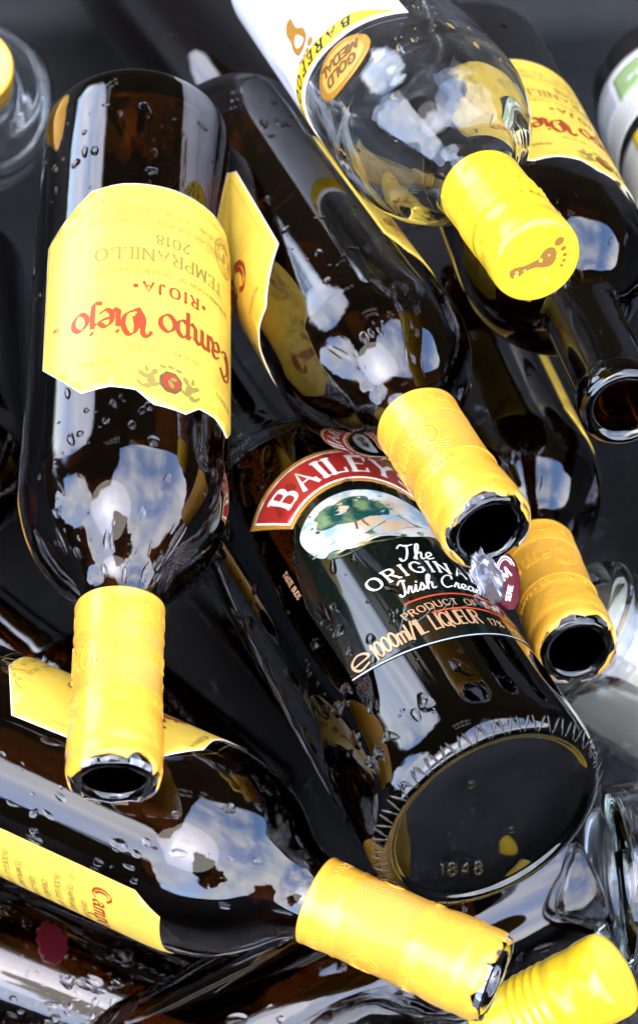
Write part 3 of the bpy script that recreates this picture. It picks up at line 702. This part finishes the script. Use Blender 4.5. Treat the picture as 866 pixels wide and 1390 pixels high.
J_, wJ = wine_bottle((345, 185, 1.04), (90, -150), 150, 'dark wine bottle at the top edge, running up left of the clear bottle', Lb=.25, R=.031, seed=45, nd=20, capsule=False, lbl=False, nm=False, group='dark wine bottles half out of the picture')

# ---- cream liqueur bottle ------------------------------------------------
K = empty('liqueur_bottle', frame((668, 1112, .714), (262, 475), .30, False))
tag(K, 'big black liqueur bottle in the centre with red ribbon label, its round base facing out', 'bottle')
RK = .0435; pk = liqueur_profile(RK); bm = revolve(pk, 128)
gk = from_bm('glass_body', bm, M['black_glass'], K); wK = Wrap(outer_radius_fn(pk))
c0 = 25.0; zc = 94.5
film = [(-14, 49), (-6, 47), (6, 45), (19, 43.8), (33, 44.2), (48, 46.2), (60, 49), (68, 52)] + [(68, 118), (60, 128)] + \
       [(c0 + 42 * math.sin(math.radians(a)), zc + 42 * math.cos(math.radians(a))) for a in range(38, -46, -6)] + [(-10, 112), (-15, 90)]
fl = wK.sheet('label_film', [(film, 0, 0)], [M['film']], K, .00015)
wK.quads('film_border', path_groups(cr([(-14, 49), (-6, 47), (6, 45), (19, 43.8), (33, 44.2), (48, 46.2), (60, 49), (68, 52)], 4), .5), M['film_line'], fl, .00035)
def arcband(r1, r2, a1, a2, n=30):
    f = lambda r, a: (c0 + r * math.sin(math.radians(a)), zc + r * math.cos(math.radians(a)))
    return [f(r2, a1 + (a2 - a1) * i / n) for i in range(n + 1)] + [f(r1, a2 + (a1 - a2) * i / n) for i in range(n + 1)]
rb = wK.sheet('ribbon_label', [(arcband(42.0, 62.5, -43.5, 43.5), 1, 0), (arcband(43.6, 60.9, -41.6, 41.6), 2, .00012), (arcband(44.3, 60.2, -40.8, 40.8), 0, .00022)], [M['ribbon_red'], M['gold_ink'], M['cream_ink']], K, .00030)
wK.quads('ribbon_lettering', text_quads('BAILEYS', arc_at(c0, zc, 47.6), 9.6, CAPS, 0, .2, .07, .34, serif=.13), M['cream_ink'], rb, .00066)
# little landscape: pale sky, tree, hills
pic = cr([(-3, 108), (-4, 117), (1, 124), (10, 129.5), (22, 131), (34, 128.5), (45, 122), (54, 112), (58, 103), (52, 101.5), (42, 102), (33, 100.5), (22, 102.5), (12, 100.5), (4, 104), (0, 103)], 4, True)[:-1]
pm, t, b = mat('landscape_print', (.8, .8, .8), .25)
n1 = objnoise(t, 45, 4); n2 = objnoise(t, 110, 4)
col = mixc(sstep(n1, .42, .62, t), (.62, .66, .66), (.52, .36, .20), t); col = mixc(sstep(n2, .50, .68, t), col, (.26, .38, .46), t); t.links.new(col, b.inputs['Base Color'])
tm, t, b = mat('tree_print', (.2, .3, .2), .25); n1 = objnoise(t, 150, 4)
col = mixc(sstep(n1, .38, .66, t), (.006, .055, .045), (.16, .24, .10), t); t.links.new(col, b.inputs['Base Color'])
hm, t, b = mat('hill_print', (.4, .45, .2), .25); n1 = objnoise(t, 120, 4)
col = mixc(sstep(n1, .38, .6, t), (.05, .10, .03), (.40, .36, .14), t); t.links.new(col, b.inputs['Base Color'])
ls = wK.sheet('landscape', [(pic, 0, 0)], [pm], K, .00028, rim=False)
hills = [cr([(-4, 106), (6, 107.5), (16, 106), (24, 109), (34, 114), (44, 113.5), (55, 107), (57, 104), (44, 107), (34, 106), (24, 104), (12, 103.6), (4, 104.8)], 4, True)[:-1],
         cr([(2, 103), (12, 102), (22, 103.6), (32, 101.6), (26, 99.8), (16, 100.2), (10, 98.8), (2, 100.5)], 4, True)[:-1], cr([(38, 104), (48, 103), (56, 102), (48, 100.2), (38, 101.4)], 4, True)[:-1]]
random.seed(5)
wK.quads('hills', [[p] for p in hills], hm, ls, .00036)
crown = []
for (x, y, a, b_) in ((12, 120, 8, 4.6), (18, 122.5, 8, 4.6), (24, 120, 7, 4.2), (8, 117.5, 5, 3), (27, 117, 5.5, 3), (17, 116.6, 9, 3), (21, 125, 5, 2.4), (11, 123.6, 4, 2.2)):
    crown.append([cr(ellipse(x, y, a, b_, 12, 0, .14), 3, True)[:-1]])
crown.append([cr(ellipse(17.5, 120, 9.5, 4.6, 12, 0, .1), 3, True)[:-1]])
for _ in range(30):
    x = random.uniform(2, 33); y = 119 + random.uniform(-5, 7); crown.append([ellipse(x, y, random.uniform(.5, 1.5), random.uniform(.3, .9), 7, 0, .2)])
wK.quads('tree_crown', crown, tm, ls, .00042)
wK.quads('tree_trunk', [ribbon([(17, 117), (16.6, 112), (16, 109.6)], 0, .9, .9), ribbon([(19.4, 117), (19.6, 112), (20.4, 109.8)], 0, .8, .8)], M['dark_ink'], ls, .00039)
r = text_quads('The', line_at(29.5, 87.2), 8.6, SCRIPT, .5, .12, .05, .02, slant=.3)
r += text_quads('ORIGINAL', arc_at(30, 79.6 - 75, 75), 6.0, CAPS, 0, .16, .08, .46, serif=.1)
r += text_quads('Irish Cream', arc_at(33, 70.6 - 120, 120), 7.4, SCRIPT, .5, .12, .06, .02, slant=.3)
wK.quads('title_lettering', r, M['cream_ink'], fl, .00036)
r = path_groups([(c0 + 12 + x, 67.0 - 2.2 * (x / 26) ** 2) for x in range(-22, 24, 2)], .7) + path_groups([(c0 + 15 + x, 59.0 - 2.2 * (x / 26) ** 2) for x in range(-18, 22, 2)], .7)
wK.quads('red_lines', r, M['line_red'], fl, .00036)
r = text_quads('PRODUCT OF IRELAND', arc_at(38, 60.9 - 120, 120), 3.2, CAPS, 0, .18, .1, .34)
r += text_quads('1000ml/1L LIQUEUR', lambda u, v: (17.5 + u * .56, 49.6 + v + u * .03), 7.0, CAPS, 0, .2, .09, .16) + text_quads('17% vol', line_at(49, 50.5), 3.6, CAPS, 0, .14, .1, .2)
r += [ribbon([(q[0] * 7.5 - 12.0, 49.0 + q[1] * 9) for q in cr([(.1, .36), (.9, .36), (.86, .58), (.5, .74), (.1, .6), (.05, .3), (.3, .04), (.8, .1)], 5)], 0, 1.0, .7)]
r += text_quads('TASTE BUDS', line_at(-16, 103, -PI / 2), 1.9, CAPS, 0, .2, .16, .2)
wK.quads('small_print', r, M['copper'], fl, .00036)
sig = cr([(8, 54), (12, 60), (16, 66), (13, 62), (14, 56), (20, 58), (24, 62), (23, 57), (28, 60), (33, 64), (30, 58), (36, 60), (42, 62)], 5)
wK.quads('signature', path_groups(sig, .35), ink('signature_ink', (.09, .14, .13), .3), fl, .00034)
# knurled foot ring and moulded figures
bm = bmesh.new()
def bead(bm, c_, ex, ey, ez, n=10):
    vs = []
    for j in range(1, 4):
        u = j / 4 * PI
        vs.append([bm.verts.new(c_ + ex * math.cos(u) + (ey * math.cos(2 * PI * i / n) + ez * math.sin(2 * PI * i / n)) * math.sin(u)) for i in range(n)])
    a = bm.verts.new(c_ + ex); b_ = bm.verts.new(c_ - ex)
    for i in range(n):
        bm.faces.new((a, vs[0][i], vs[0][(i + 1) % n])); bm.faces.new((b_, vs[-1][(i + 1) % n], vs[-1][i]))
        for p, q in zip(vs, vs[1:]): bm.faces.new((p[i], q[i], q[(i + 1) % n], p[(i + 1) % n]))
for i in range(84):
    a = 2 * PI * (i + .5) / 84; rad = Vector((math.sin(a), -math.cos(a), 0)); tan = Vector((math.cos(a), math.sin(a), 0))
    c_ = rad * (RK * .935) + Vector((0, 0, .0016)); ex = (rad * .0026 + tan * ((.0010 if i % 2 else -.0010) * (.7 + .6 * math.sin(i * 12.9898) ** 2)) + Vector((0, 0, .0018)))
    bead(bm, c_, ex, tan * .0006, Vector((0, 0, -.0005)))
bmesh.ops.recalc_face_normals(bm, faces=bm.faces[:])
gloss = mat('moulded_dark_glass', (.012, .008, .004), .22, IOR=1.52)[0]
from_bm('knurled_foot', bm, gloss, gk)
bm = bmesh.new()
def tube(bm, pts, rad, n=8):
    rings = []
    for i, p in enumerate(pts):
        a = pts[max(i - 1, 0)]; b_ = pts[min(i + 1, len(pts) - 1)]; d_ = (b_ - a).normalized(); z = Vector((0, 0, 1)); x = d_.cross(z).normalized()
        k = .35 if i in (0, len(pts) - 1) else 1
        rings.append([bm.verts.new(p + (x * math.cos(2 * PI * j / n) + z * math.sin(2 * PI * j / n)) * rad * k) for j in range(n)])
    for r1, r2 in zip(rings, rings[1:]):
        for j in range(n): bm.faces.new((r1[j], r1[(j + 1) % n], r2[(j + 1) % n], r2[j]))
    bm.faces.new(rings[0]); bm.faces.new(rings[-1][::-1])
ox, on = -17.5, -17.5; e1 = (.71, -.70); e2 = (.39, .92); x = -9.5
for ch in '1848':
    wd, spec = CAPS[ch]
    for pts, sm, cl in glyph_strokes(spec):
        P3 = []
        if len(pts) == 2: pts = [pts[0], tuple((pts[0][k] + pts[1][k]) / 2 for k in (0, 1)), pts[1]]
        for p in pts:
            u, v = x + p[0] * 6.2, p[1] * 6.2 - 3
            X, Nn = ox + u * e1[0] + v * e2[0], on + u * e1[1] + v * e2[1]
            P3.append(Vector((X / 1000, -Nn / 1000, .0024)))
        tube(bm, P3, .00062)
    x += wd * 6.2 + 1.9
bmesh.ops.recalc_face_normals(bm, faces=bm.faces[:])
from_bm('moulded_figures', bm, gloss, gk)
bd = [(-16.7, 127.4, 1.5, 2.4), (-9.3, 109.8, 1.3, 1.7), (-6, 80.4, 2.0, 3.2), (-9.2, 70.5, 3.0, 2.4), (-9.8, 59.7, 1.8, 2.4), (-1.4, 58.4, 2.2, 2.6), (8.6, 95.6, 1.6, 2.6), (-1.5, 49.6, 1.6, 1.6), (-11, 75, 1.5, 1.8), (8, 60, 1.4, 1.7), (4.6, 74, .9, 1.2), (-22, 96, 1.0, 1.0), (20, 80, .8, 1.0), (-14, 34, 1.4, 2.2)]
drops(wK, K, 190, (14, 178), (-58, 25), (.6, 3.0), [(s, z, a, b_, random.uniform(-.4, .4), .45) for s, z, a, b_ in bd], 52)
wKb = Wrap(lambda z: .0435)
# drops on the round base
bm = bmesh.new(); rnd = random.Random(9)
for k in range(20):
    a = rnd.uniform(0, 6.28); rr = RK * rnd.uniform(.1, .74); s_ = rnd.uniform(.0003, .0009) if k > 2 else .0016
    bead(bm, Vector((rr * math.sin(a), -rr * math.cos(a), .0030)), Vector((s_, 0, 0)), Vector((0, s_ * 1.3, 0)), Vector((0, 0, s_ * .6)), 10)
bmesh.ops.recalc_face_normals(bm, faces=bm.faces[:])
o = from_bm('water_drops', bm, M['drop'], K); o['kind'] = 'stuff'

# ---- clear bottle with lemon screw cap -------------------------------------
Cb = empty('clear_wine_bottle', frame((727, 352, .700), (400, -70), .29))
tag(Cb, 'clear wine bottle with white label, gold medal sticker and lemon cap bearing a footprint', 'bottle')
RC = .0365; pc = bordeaux_profile(RC, .29, .0135, .182)
from_bm('glass_body', revolve(pc, 128), M['clear'], Cb); wC = Wrap(outer_radius_fn(pc))
screw_cap(Cb, .29, True, math.radians(168))
edge = [(-10, 165), (7, 158.5), (19, 154.5), (30, 149.5), (44, 143.5), (55, 141), (66, 141), (84, 145)]
def off(d): return [(s + (1.0 * d if i == 0 else 0), z - d * 1.05) for i, (s, z) in enumerate(edge)]
cr_ = lambda p: cr(p, 4)
whole = cr_(edge) + [(84, 28), (-10, 28)]; band_o = cr_(off(2.2)) + cr_(off(10.5))[::-1]
side = [(-7.8, 150), (-6.0, 150), (-6.0, 32), (-7.8, 32)]
lc = wC.sheet('label', [(whole, 0, 0), (band_o, 1, .00012), (side, 1, .00012)], [M['white_label'], M['yellow_ink']], Cb)
def along(off_mm):
    P_ = cr_(off(off_mm)); Ls = [0]
    for a, b_ in zip(P_, P_[1:]): Ls.append(Ls[-1] + math.hypot(b_[0] - a[0], b_[1] - a[1]))
    def pl(u, v):
        u += 38
        i = 0
        while i < len(Ls) - 2 and Ls[i + 1] < u: i += 1
        a, b_ = P_[i], P_[i + 1]; l_ = Ls[i + 1] - Ls[i]; f = (u - Ls[i]) / l_; d_ = ((b_[0] - a[0]) / l_, (b_[1] - a[1]) / l_)
        return (a[0] + (b_[0] - a[0]) * f - d_[1] * v, a[1] + (b_[1] - a[1]) * f + d_[0] * v)
    return pl
wC.quads('brand_lettering', text_quads('BAREFOOT', along(8.9), 5.2, CAPS, 0, .24, .15, .7, serif=.12), M['black_ink'], lc, .00056)
gf = [[cr([(30 + a, 128 + z) for a, z in ((-3, -16), (0, -17.5), (3, -14), (3.4, -8), (5, -2), (4, 4), (0, 6), (-4, 4), (-5, -2), (-2.6, -8))], 5, True)[:-1]]] + [[ellipse(30 + x, 137 + y, a, a * 1.2, 12)] for x, y, a in ((-4, 0, 1.8), (-.8, 1, 1.2), (1.8, .6, 1.0), (3.9, -.4, .9), (5.6, -1.8, .8))]
wC.quads('footprint_logo', gf, M['gold_ink'], lc, .0005)
wC.quads('small_print', text_quads('CALIFORNIA', line_at(52, 112, PI / 2), 3.0, CAPS, 0, .14, .08, .5), M['grey_print'], lc, .0005)
md = wC.sheet('medal_sticker', [(ellipse(22, 168, 15.0, 11.8, 60, -.35, .0), 0, 0), (ellipse(22, 168, 12.2, 9.4, 40, -.35), 1, .00015)], [M['gold_ink'], ink('pale_gold', (.60, .32, .06), .4)], Cb, .0004)
wC.quads('medal_lettering', text_quads('GOLD', line_at(22, 169, -.35), 4.6, CAPS, 0, .26, .2, .25) + text_quads('MEDAL', line_at(20.4, 162.6, -.35), 4.6, CAPS, 0, .26, .2, .25), ink('bronze_ink', (.16, .07, .01), .5), md, .0008)
drops(wC, Cb, 80, (100, 236), (-55, 60), (.35, 1.3), [(-28, 192, 1.6, 2.2, 0, .4), (-22, 180, 1.4, 3.4, .5, .4), (-30, 178, 1.0, 3.0, -.4, .4)], 61, avoid=lambda s, z: s > -10 and z < 165 - max(0, s) * .4)
# beads of water on the cap
wcap = Wrap(lambda z: .0153); wcap.R = .0150
drops(wcap, Cb, 30, (240, 288), (-40, 40), (.9, 1.9), (), 62, name='cap_water', m_=M['lemon_cap'])
bm = bmesh.new(); rnd = random.Random(19)
for k in range(26):
    a = rnd.uniform(0, 6.28); rr = .0135 * math.sqrt(rnd.random()); s_ = rnd.uniform(.0004, .0011)
    bead(bm, Vector((rr * math.sin(a), -rr * math.cos(a), .2914 + s_ * .1)), Vector((s_, 0, 0)), Vector((0, s_ * 1.1, 0)), Vector((0, 0, s_ * .5)), 10)
bmesh.ops.recalc_face_normals(bm, faces=bm.faces[:]); o = from_bm('cap_water', bm, M['lemon_cap'], Cb); o['kind'] = 'stuff'

# ---- other bottles -----------------------------------------------------------
# dark bottle with white and green label at the right edge
E_ = empty('wine_bottle', frame((1080, 500, .82), (900, 115), .295)); tag(E_, 'dark wine bottle at the top right edge with white label and green square', 'bottle')
pE = bordeaux_profile(.037); from_bm('glass_body', revolve(pE, 96), M['amber'], E_); wE = Wrap(outer_radius_fn(pE))
rect = lambda a, b_, c_, d_: [(a, b_), (c_, b_), (c_, d_), (a, d_)]
le = wE.sheet('label', [(rect(-50, 32, 108, 92), 0, 0), (rect(8, 40, 38, 66), 1, .0001), (rect(40, 36, 62, 66), 2, .0001)], [M['offwhite'], M['green_ink'], M['grey_print']], E_)
wE.quads('small_print', text_quads('WINE', line_at(24, 52), 5, CAPS, 0, .2, .1, .3), M['offwhite'], le, .0005)
wE.sheet('upper_label', [(rect(-50, 104, 108, 150), 0, 0), (rect(-20, 104.5, 40, 128), 1, .0001)], [M['offwhite'], M['yellow_ink']], E_)
drops(wE, E_, 30, (8, 30), (-20, 58), (.5, 1.4), (), 71)
def clear_bottle(near, far, Lb, R, label, seed, cap=None, nd=60, mouth=True, hb=None, grp='other bottles half hidden in the pile', glass_='clear'):
    o = empty('clear_bottle', frame(near, far, Lb, mouth)); tag(o, label, 'bottle', grp)
    p = bordeaux_profile(R, Lb, .0140, hb or Lb - .108); from_bm('glass_body', revolve(p, 96), M[glass_], o); w = Wrap(outer_radius_fn(p))
    if cap: screw_cap(o, Lb, False, 0, M[cap])
    drops(w, o, nd, (12, (Lb - .06) * 1000), (-R * 1500, R * 1500), (.5, 1.7), (), seed); return o, w
def dark_bottle(*a, **k): return clear_bottle(*a, glass_='amber', **k)
H_, wH = clear_bottle((-33, 90, .86), (-28, 168), .20, .035, 'blurred clear bottle with round yellow cap at the top left corner', 81, 'capsule_raised', 50)
Mb, wM = clear_bottle((768, 850, .835), (1150, 1100), .15, .033, 'small clear bottle lying under the torn capsule at the right, its ring base facing out', 82, None, 30, False, .07)
Nb, wN = clear_bottle((815, 1200, .80), (1650, 1130), .24, .037, 'wet clear bottle beaded with drops at the lower right edge', 83, None, 150, False)
Qb, wQ = dark_bottle((350, 1130, .93), (-60, 800), .17, .032, 'dark bottle deep under the pile between the left and bottom wine bottles', 84, None, 60, False, .08)
Rb, wR = dark_bottle((548, 990, .862), (170, 560), .26, .0345, 'black bottle pressed against the left side of the liqueur bottle', 88, None, 50, False)
Ob, wO = clear_bottle((830, 1322, .745), (100, 1700), .26, .036, 'bottle at the bottom right showing only its plain ribbed lemon screw cap', 85, 'lemon_cap', 20)
wM.sheet('back_label', [(rect(45, 6, 150, 100), 0, 0)], [M['beige']], Mb)
wM.sheet('torn_red_label', [([(60, 12), (84, 9), (90, 30), (78, 44), (64, 34)], 0, -.0001), ([(56, 8), (88, 5), (92, 11), (60, 15)], 1, -.00005)], [M['red_patch'], M['white_label']], Mb)
P_, wP = wine_bottle((560, 1290, .835), (780, 1180, .850), 140, 'dark wet bottle wedged below the round base of the liqueur bottle', Lb=.19, R=.033, seed=91, capsule=False, nd=120, lbl=False, group='dark wine bottles half out of the picture', size=(1, 2.6))
L_, wL = wine_bottle((1450, 700, .95), (970, 650, .97), 60, 'dark bottle at the right edge below the open glass mouth', Lb=.20, R=.036, seed=92, capsule=False, nd=20, lbl=False, group='dark wine bottles half out of the picture')

Vb, wV = clear_bottle((-300, 1190, .845), (330, 1430, .840), .21, .032, 'dark wet bottle with scraps of maroon label at the lower left corner', 86, None, 160, glass_='amber')
for e_ in (ellipse(22, 84, 9, 6, 26, .5, .12), ellipse(2, 118, 7, 5, 22, .2, .15)): wV.sheet('label_scrap', [(e_, 0, 0)], [M['maroon']], Vb)
drops(wV, Vb, 330, (10, 200), (-50, 50), (.5, 2.6), (), 87, name='melt_water')
# maroon oval sticker wedged between the bottles
X = empty('oval_sticker', Matrix.Translation(at(688, 789, .764)) @ Matrix((RIGHT, UP, BACK)).transposed().to_4x4() @ Matrix.Rotation(math.radians(9), 4, 'Z') @ Matrix.Rotation(math.radians(12), 4, 'Y'))
tag(X, 'maroon oval sticker with white lines, upright between the two torn yellow capsules', 'sticker')
def curl(x, y, lift=0.0): return Vector((x / 1000, y / 1000, -.00055 * (x / 3) ** 2 + .0006 * math.sin(y / 4) + lift))
def flat_piece(name, polys, m_, lift, thick=None):
    bm = bmesh.new()
    for k, p in enumerate(polys):
        b2 = bmesh.new(); vs = [b2.verts.new((q[0], q[1], 0)) for q in p]; b2.faces.new(vs)
        for v_ in range(-6, 7):
            bmesh.ops.bisect_plane(b2, geom=b2.verts[:] + b2.edges[:] + b2.faces[:], dist=1e-5, plane_co=(v_, 0, 0), plane_no=(1, 0, 0))
        for v_ in range(-10, 11, 2):
            bmesh.ops.bisect_plane(b2, geom=b2.verts[:] + b2.edges[:] + b2.faces[:], dist=1e-5, plane_co=(0, v_, 0), plane_no=(0, 1, 0))
        b2.verts.index_update(); nv = [bm.verts.new(curl(v.co.x, v.co.y, lift + (k % 20) * 2e-6)) for v in b2.verts]
        for f in b2.faces: bm.faces.new([nv[v.index] for v in f.verts])
        b2.free()
    bmesh.ops.recalc_face_normals(bm, faces=bm.faces[:])
    o = from_bm(name, bm, m_, X)
    if thick: so = o.modifiers.new('thickness', 'SOLIDIFY'); so.thickness = thick
    return o
M['maroon_sticker'] = ink('maroon_sticker', (0.085, 0.004, 0.010), 0.55, Specular_IOR_Level=0.2)
flat_piece('backing', [ellipse(0, 0, 5.4, 10.4, 44)], M['maroon_sticker'], 0, .0002)
el_ = ellipse(0, 0, 4.2, 8.9, 40)
qs = [q for g in [ribbon(el_[4:19], 0, .55, .55)] for q in g] + [q for g in [ribbon(ellipse(0, 0, 3.3, 7.9, 40)[5:18], 0, .3, .3)] for q in g]
for g in text_quads('M', line_at(.4, 1.2, .5), 3.6, CAPS, .4, .2, .1) + text_quads('SERIE', line_at(1.0, -4.6, 1.2), 1.8, CAPS, 0, .22, .16, .2): qs += g
flat_piece('lettering', qs, M['cream_ink'], .00025)

# curl of torn silver foil hanging off the middle capsule
bm = bmesh.new(); n = 22; gv = []
c0_ = at(661, 783, .700)
for j in range(n + 1):
    row = []
    for i in range(n + 1):
        u, v = i / n - .5, j / n - .5
        w_ = .0068 * (1 - .45 * abs(v) * 2 + .5 * noise.noise(Vector((v * 5, 2, 0))))
        p = c0_ + RIGHT * (u * w_ * 1.6 + v * .005) - UP * (v * .0175 + .002 * noise.noise(Vector((u * 5, 9, 1)))) + BACK * (.0040 * noise.noise(Vector((u * 2.6, v * 3.2, 4))) + .0007 * noise.noise(Vector((u * 9, v * 9, 7))) + .003 * math.sin(u * 5))
        row.append(bm.verts.new(p))
    gv.append(row)
for j in range(n):
    for i in range(n):
        u, v = (i + .5) / n - .5, (j + .5) / n - .5
        if (u / .5) ** 2 + (v / .52) ** 2 > 1.0 + .35 * noise.noise(Vector((u * 9, v * 9, 2))): continue
        bm.faces.new((gv[j][i], gv[j][i + 1], gv[j + 1][i + 1], gv[j + 1][i]))
bmesh.ops.delete(bm, geom=[v for v in bm.verts if not v.link_faces], context='VERTS')
fs = from_bm('foil_scrap', bm, M['foil'], None); so = fs.modifiers.new('thickness', 'SOLIDIFY'); so.thickness = .0002
tag(fs, 'crumpled silver foil scrap hanging from the middle torn capsule', 'foil')

# crushed ice in the lower left corner
bm = bmesh.new(); rnd = random.Random(4)
for k in range(420):
    px, py = rnd.uniform(-60, 230), rnd.uniform(1150, 1400)
    c_ = at(px, py, .86); c_.z = rnd.uniform(.012, .022); s_ = rnd.uniform(.0006, .0019)
    m4 = Matrix.Translation(c_) @ Matrix.Rotation(rnd.uniform(0, 6), 4, Vector((rnd.random(), rnd.random(), rnd.random() + .01)).normalized()) @ Matrix.Diagonal((s_, s_ * rnd.uniform(.5, 1), s_ * rnd.uniform(.4, .9), 1))
    r_ = bmesh.ops.create_icosphere(bm, subdivisions=1, radius=1, matrix=m4)
    for v in r_['verts']: v.co += Vector((rnd.uniform(-1, 1), rnd.uniform(-1, 1), rnd.uniform(-1, 1))) * s_ * .25
ic = from_bm('crushed_ice', bm, M['ice'], None, False); tag(ic, 'scattered melting ice crumbs in the tub at lower left', 'ice', None, 'stuff')
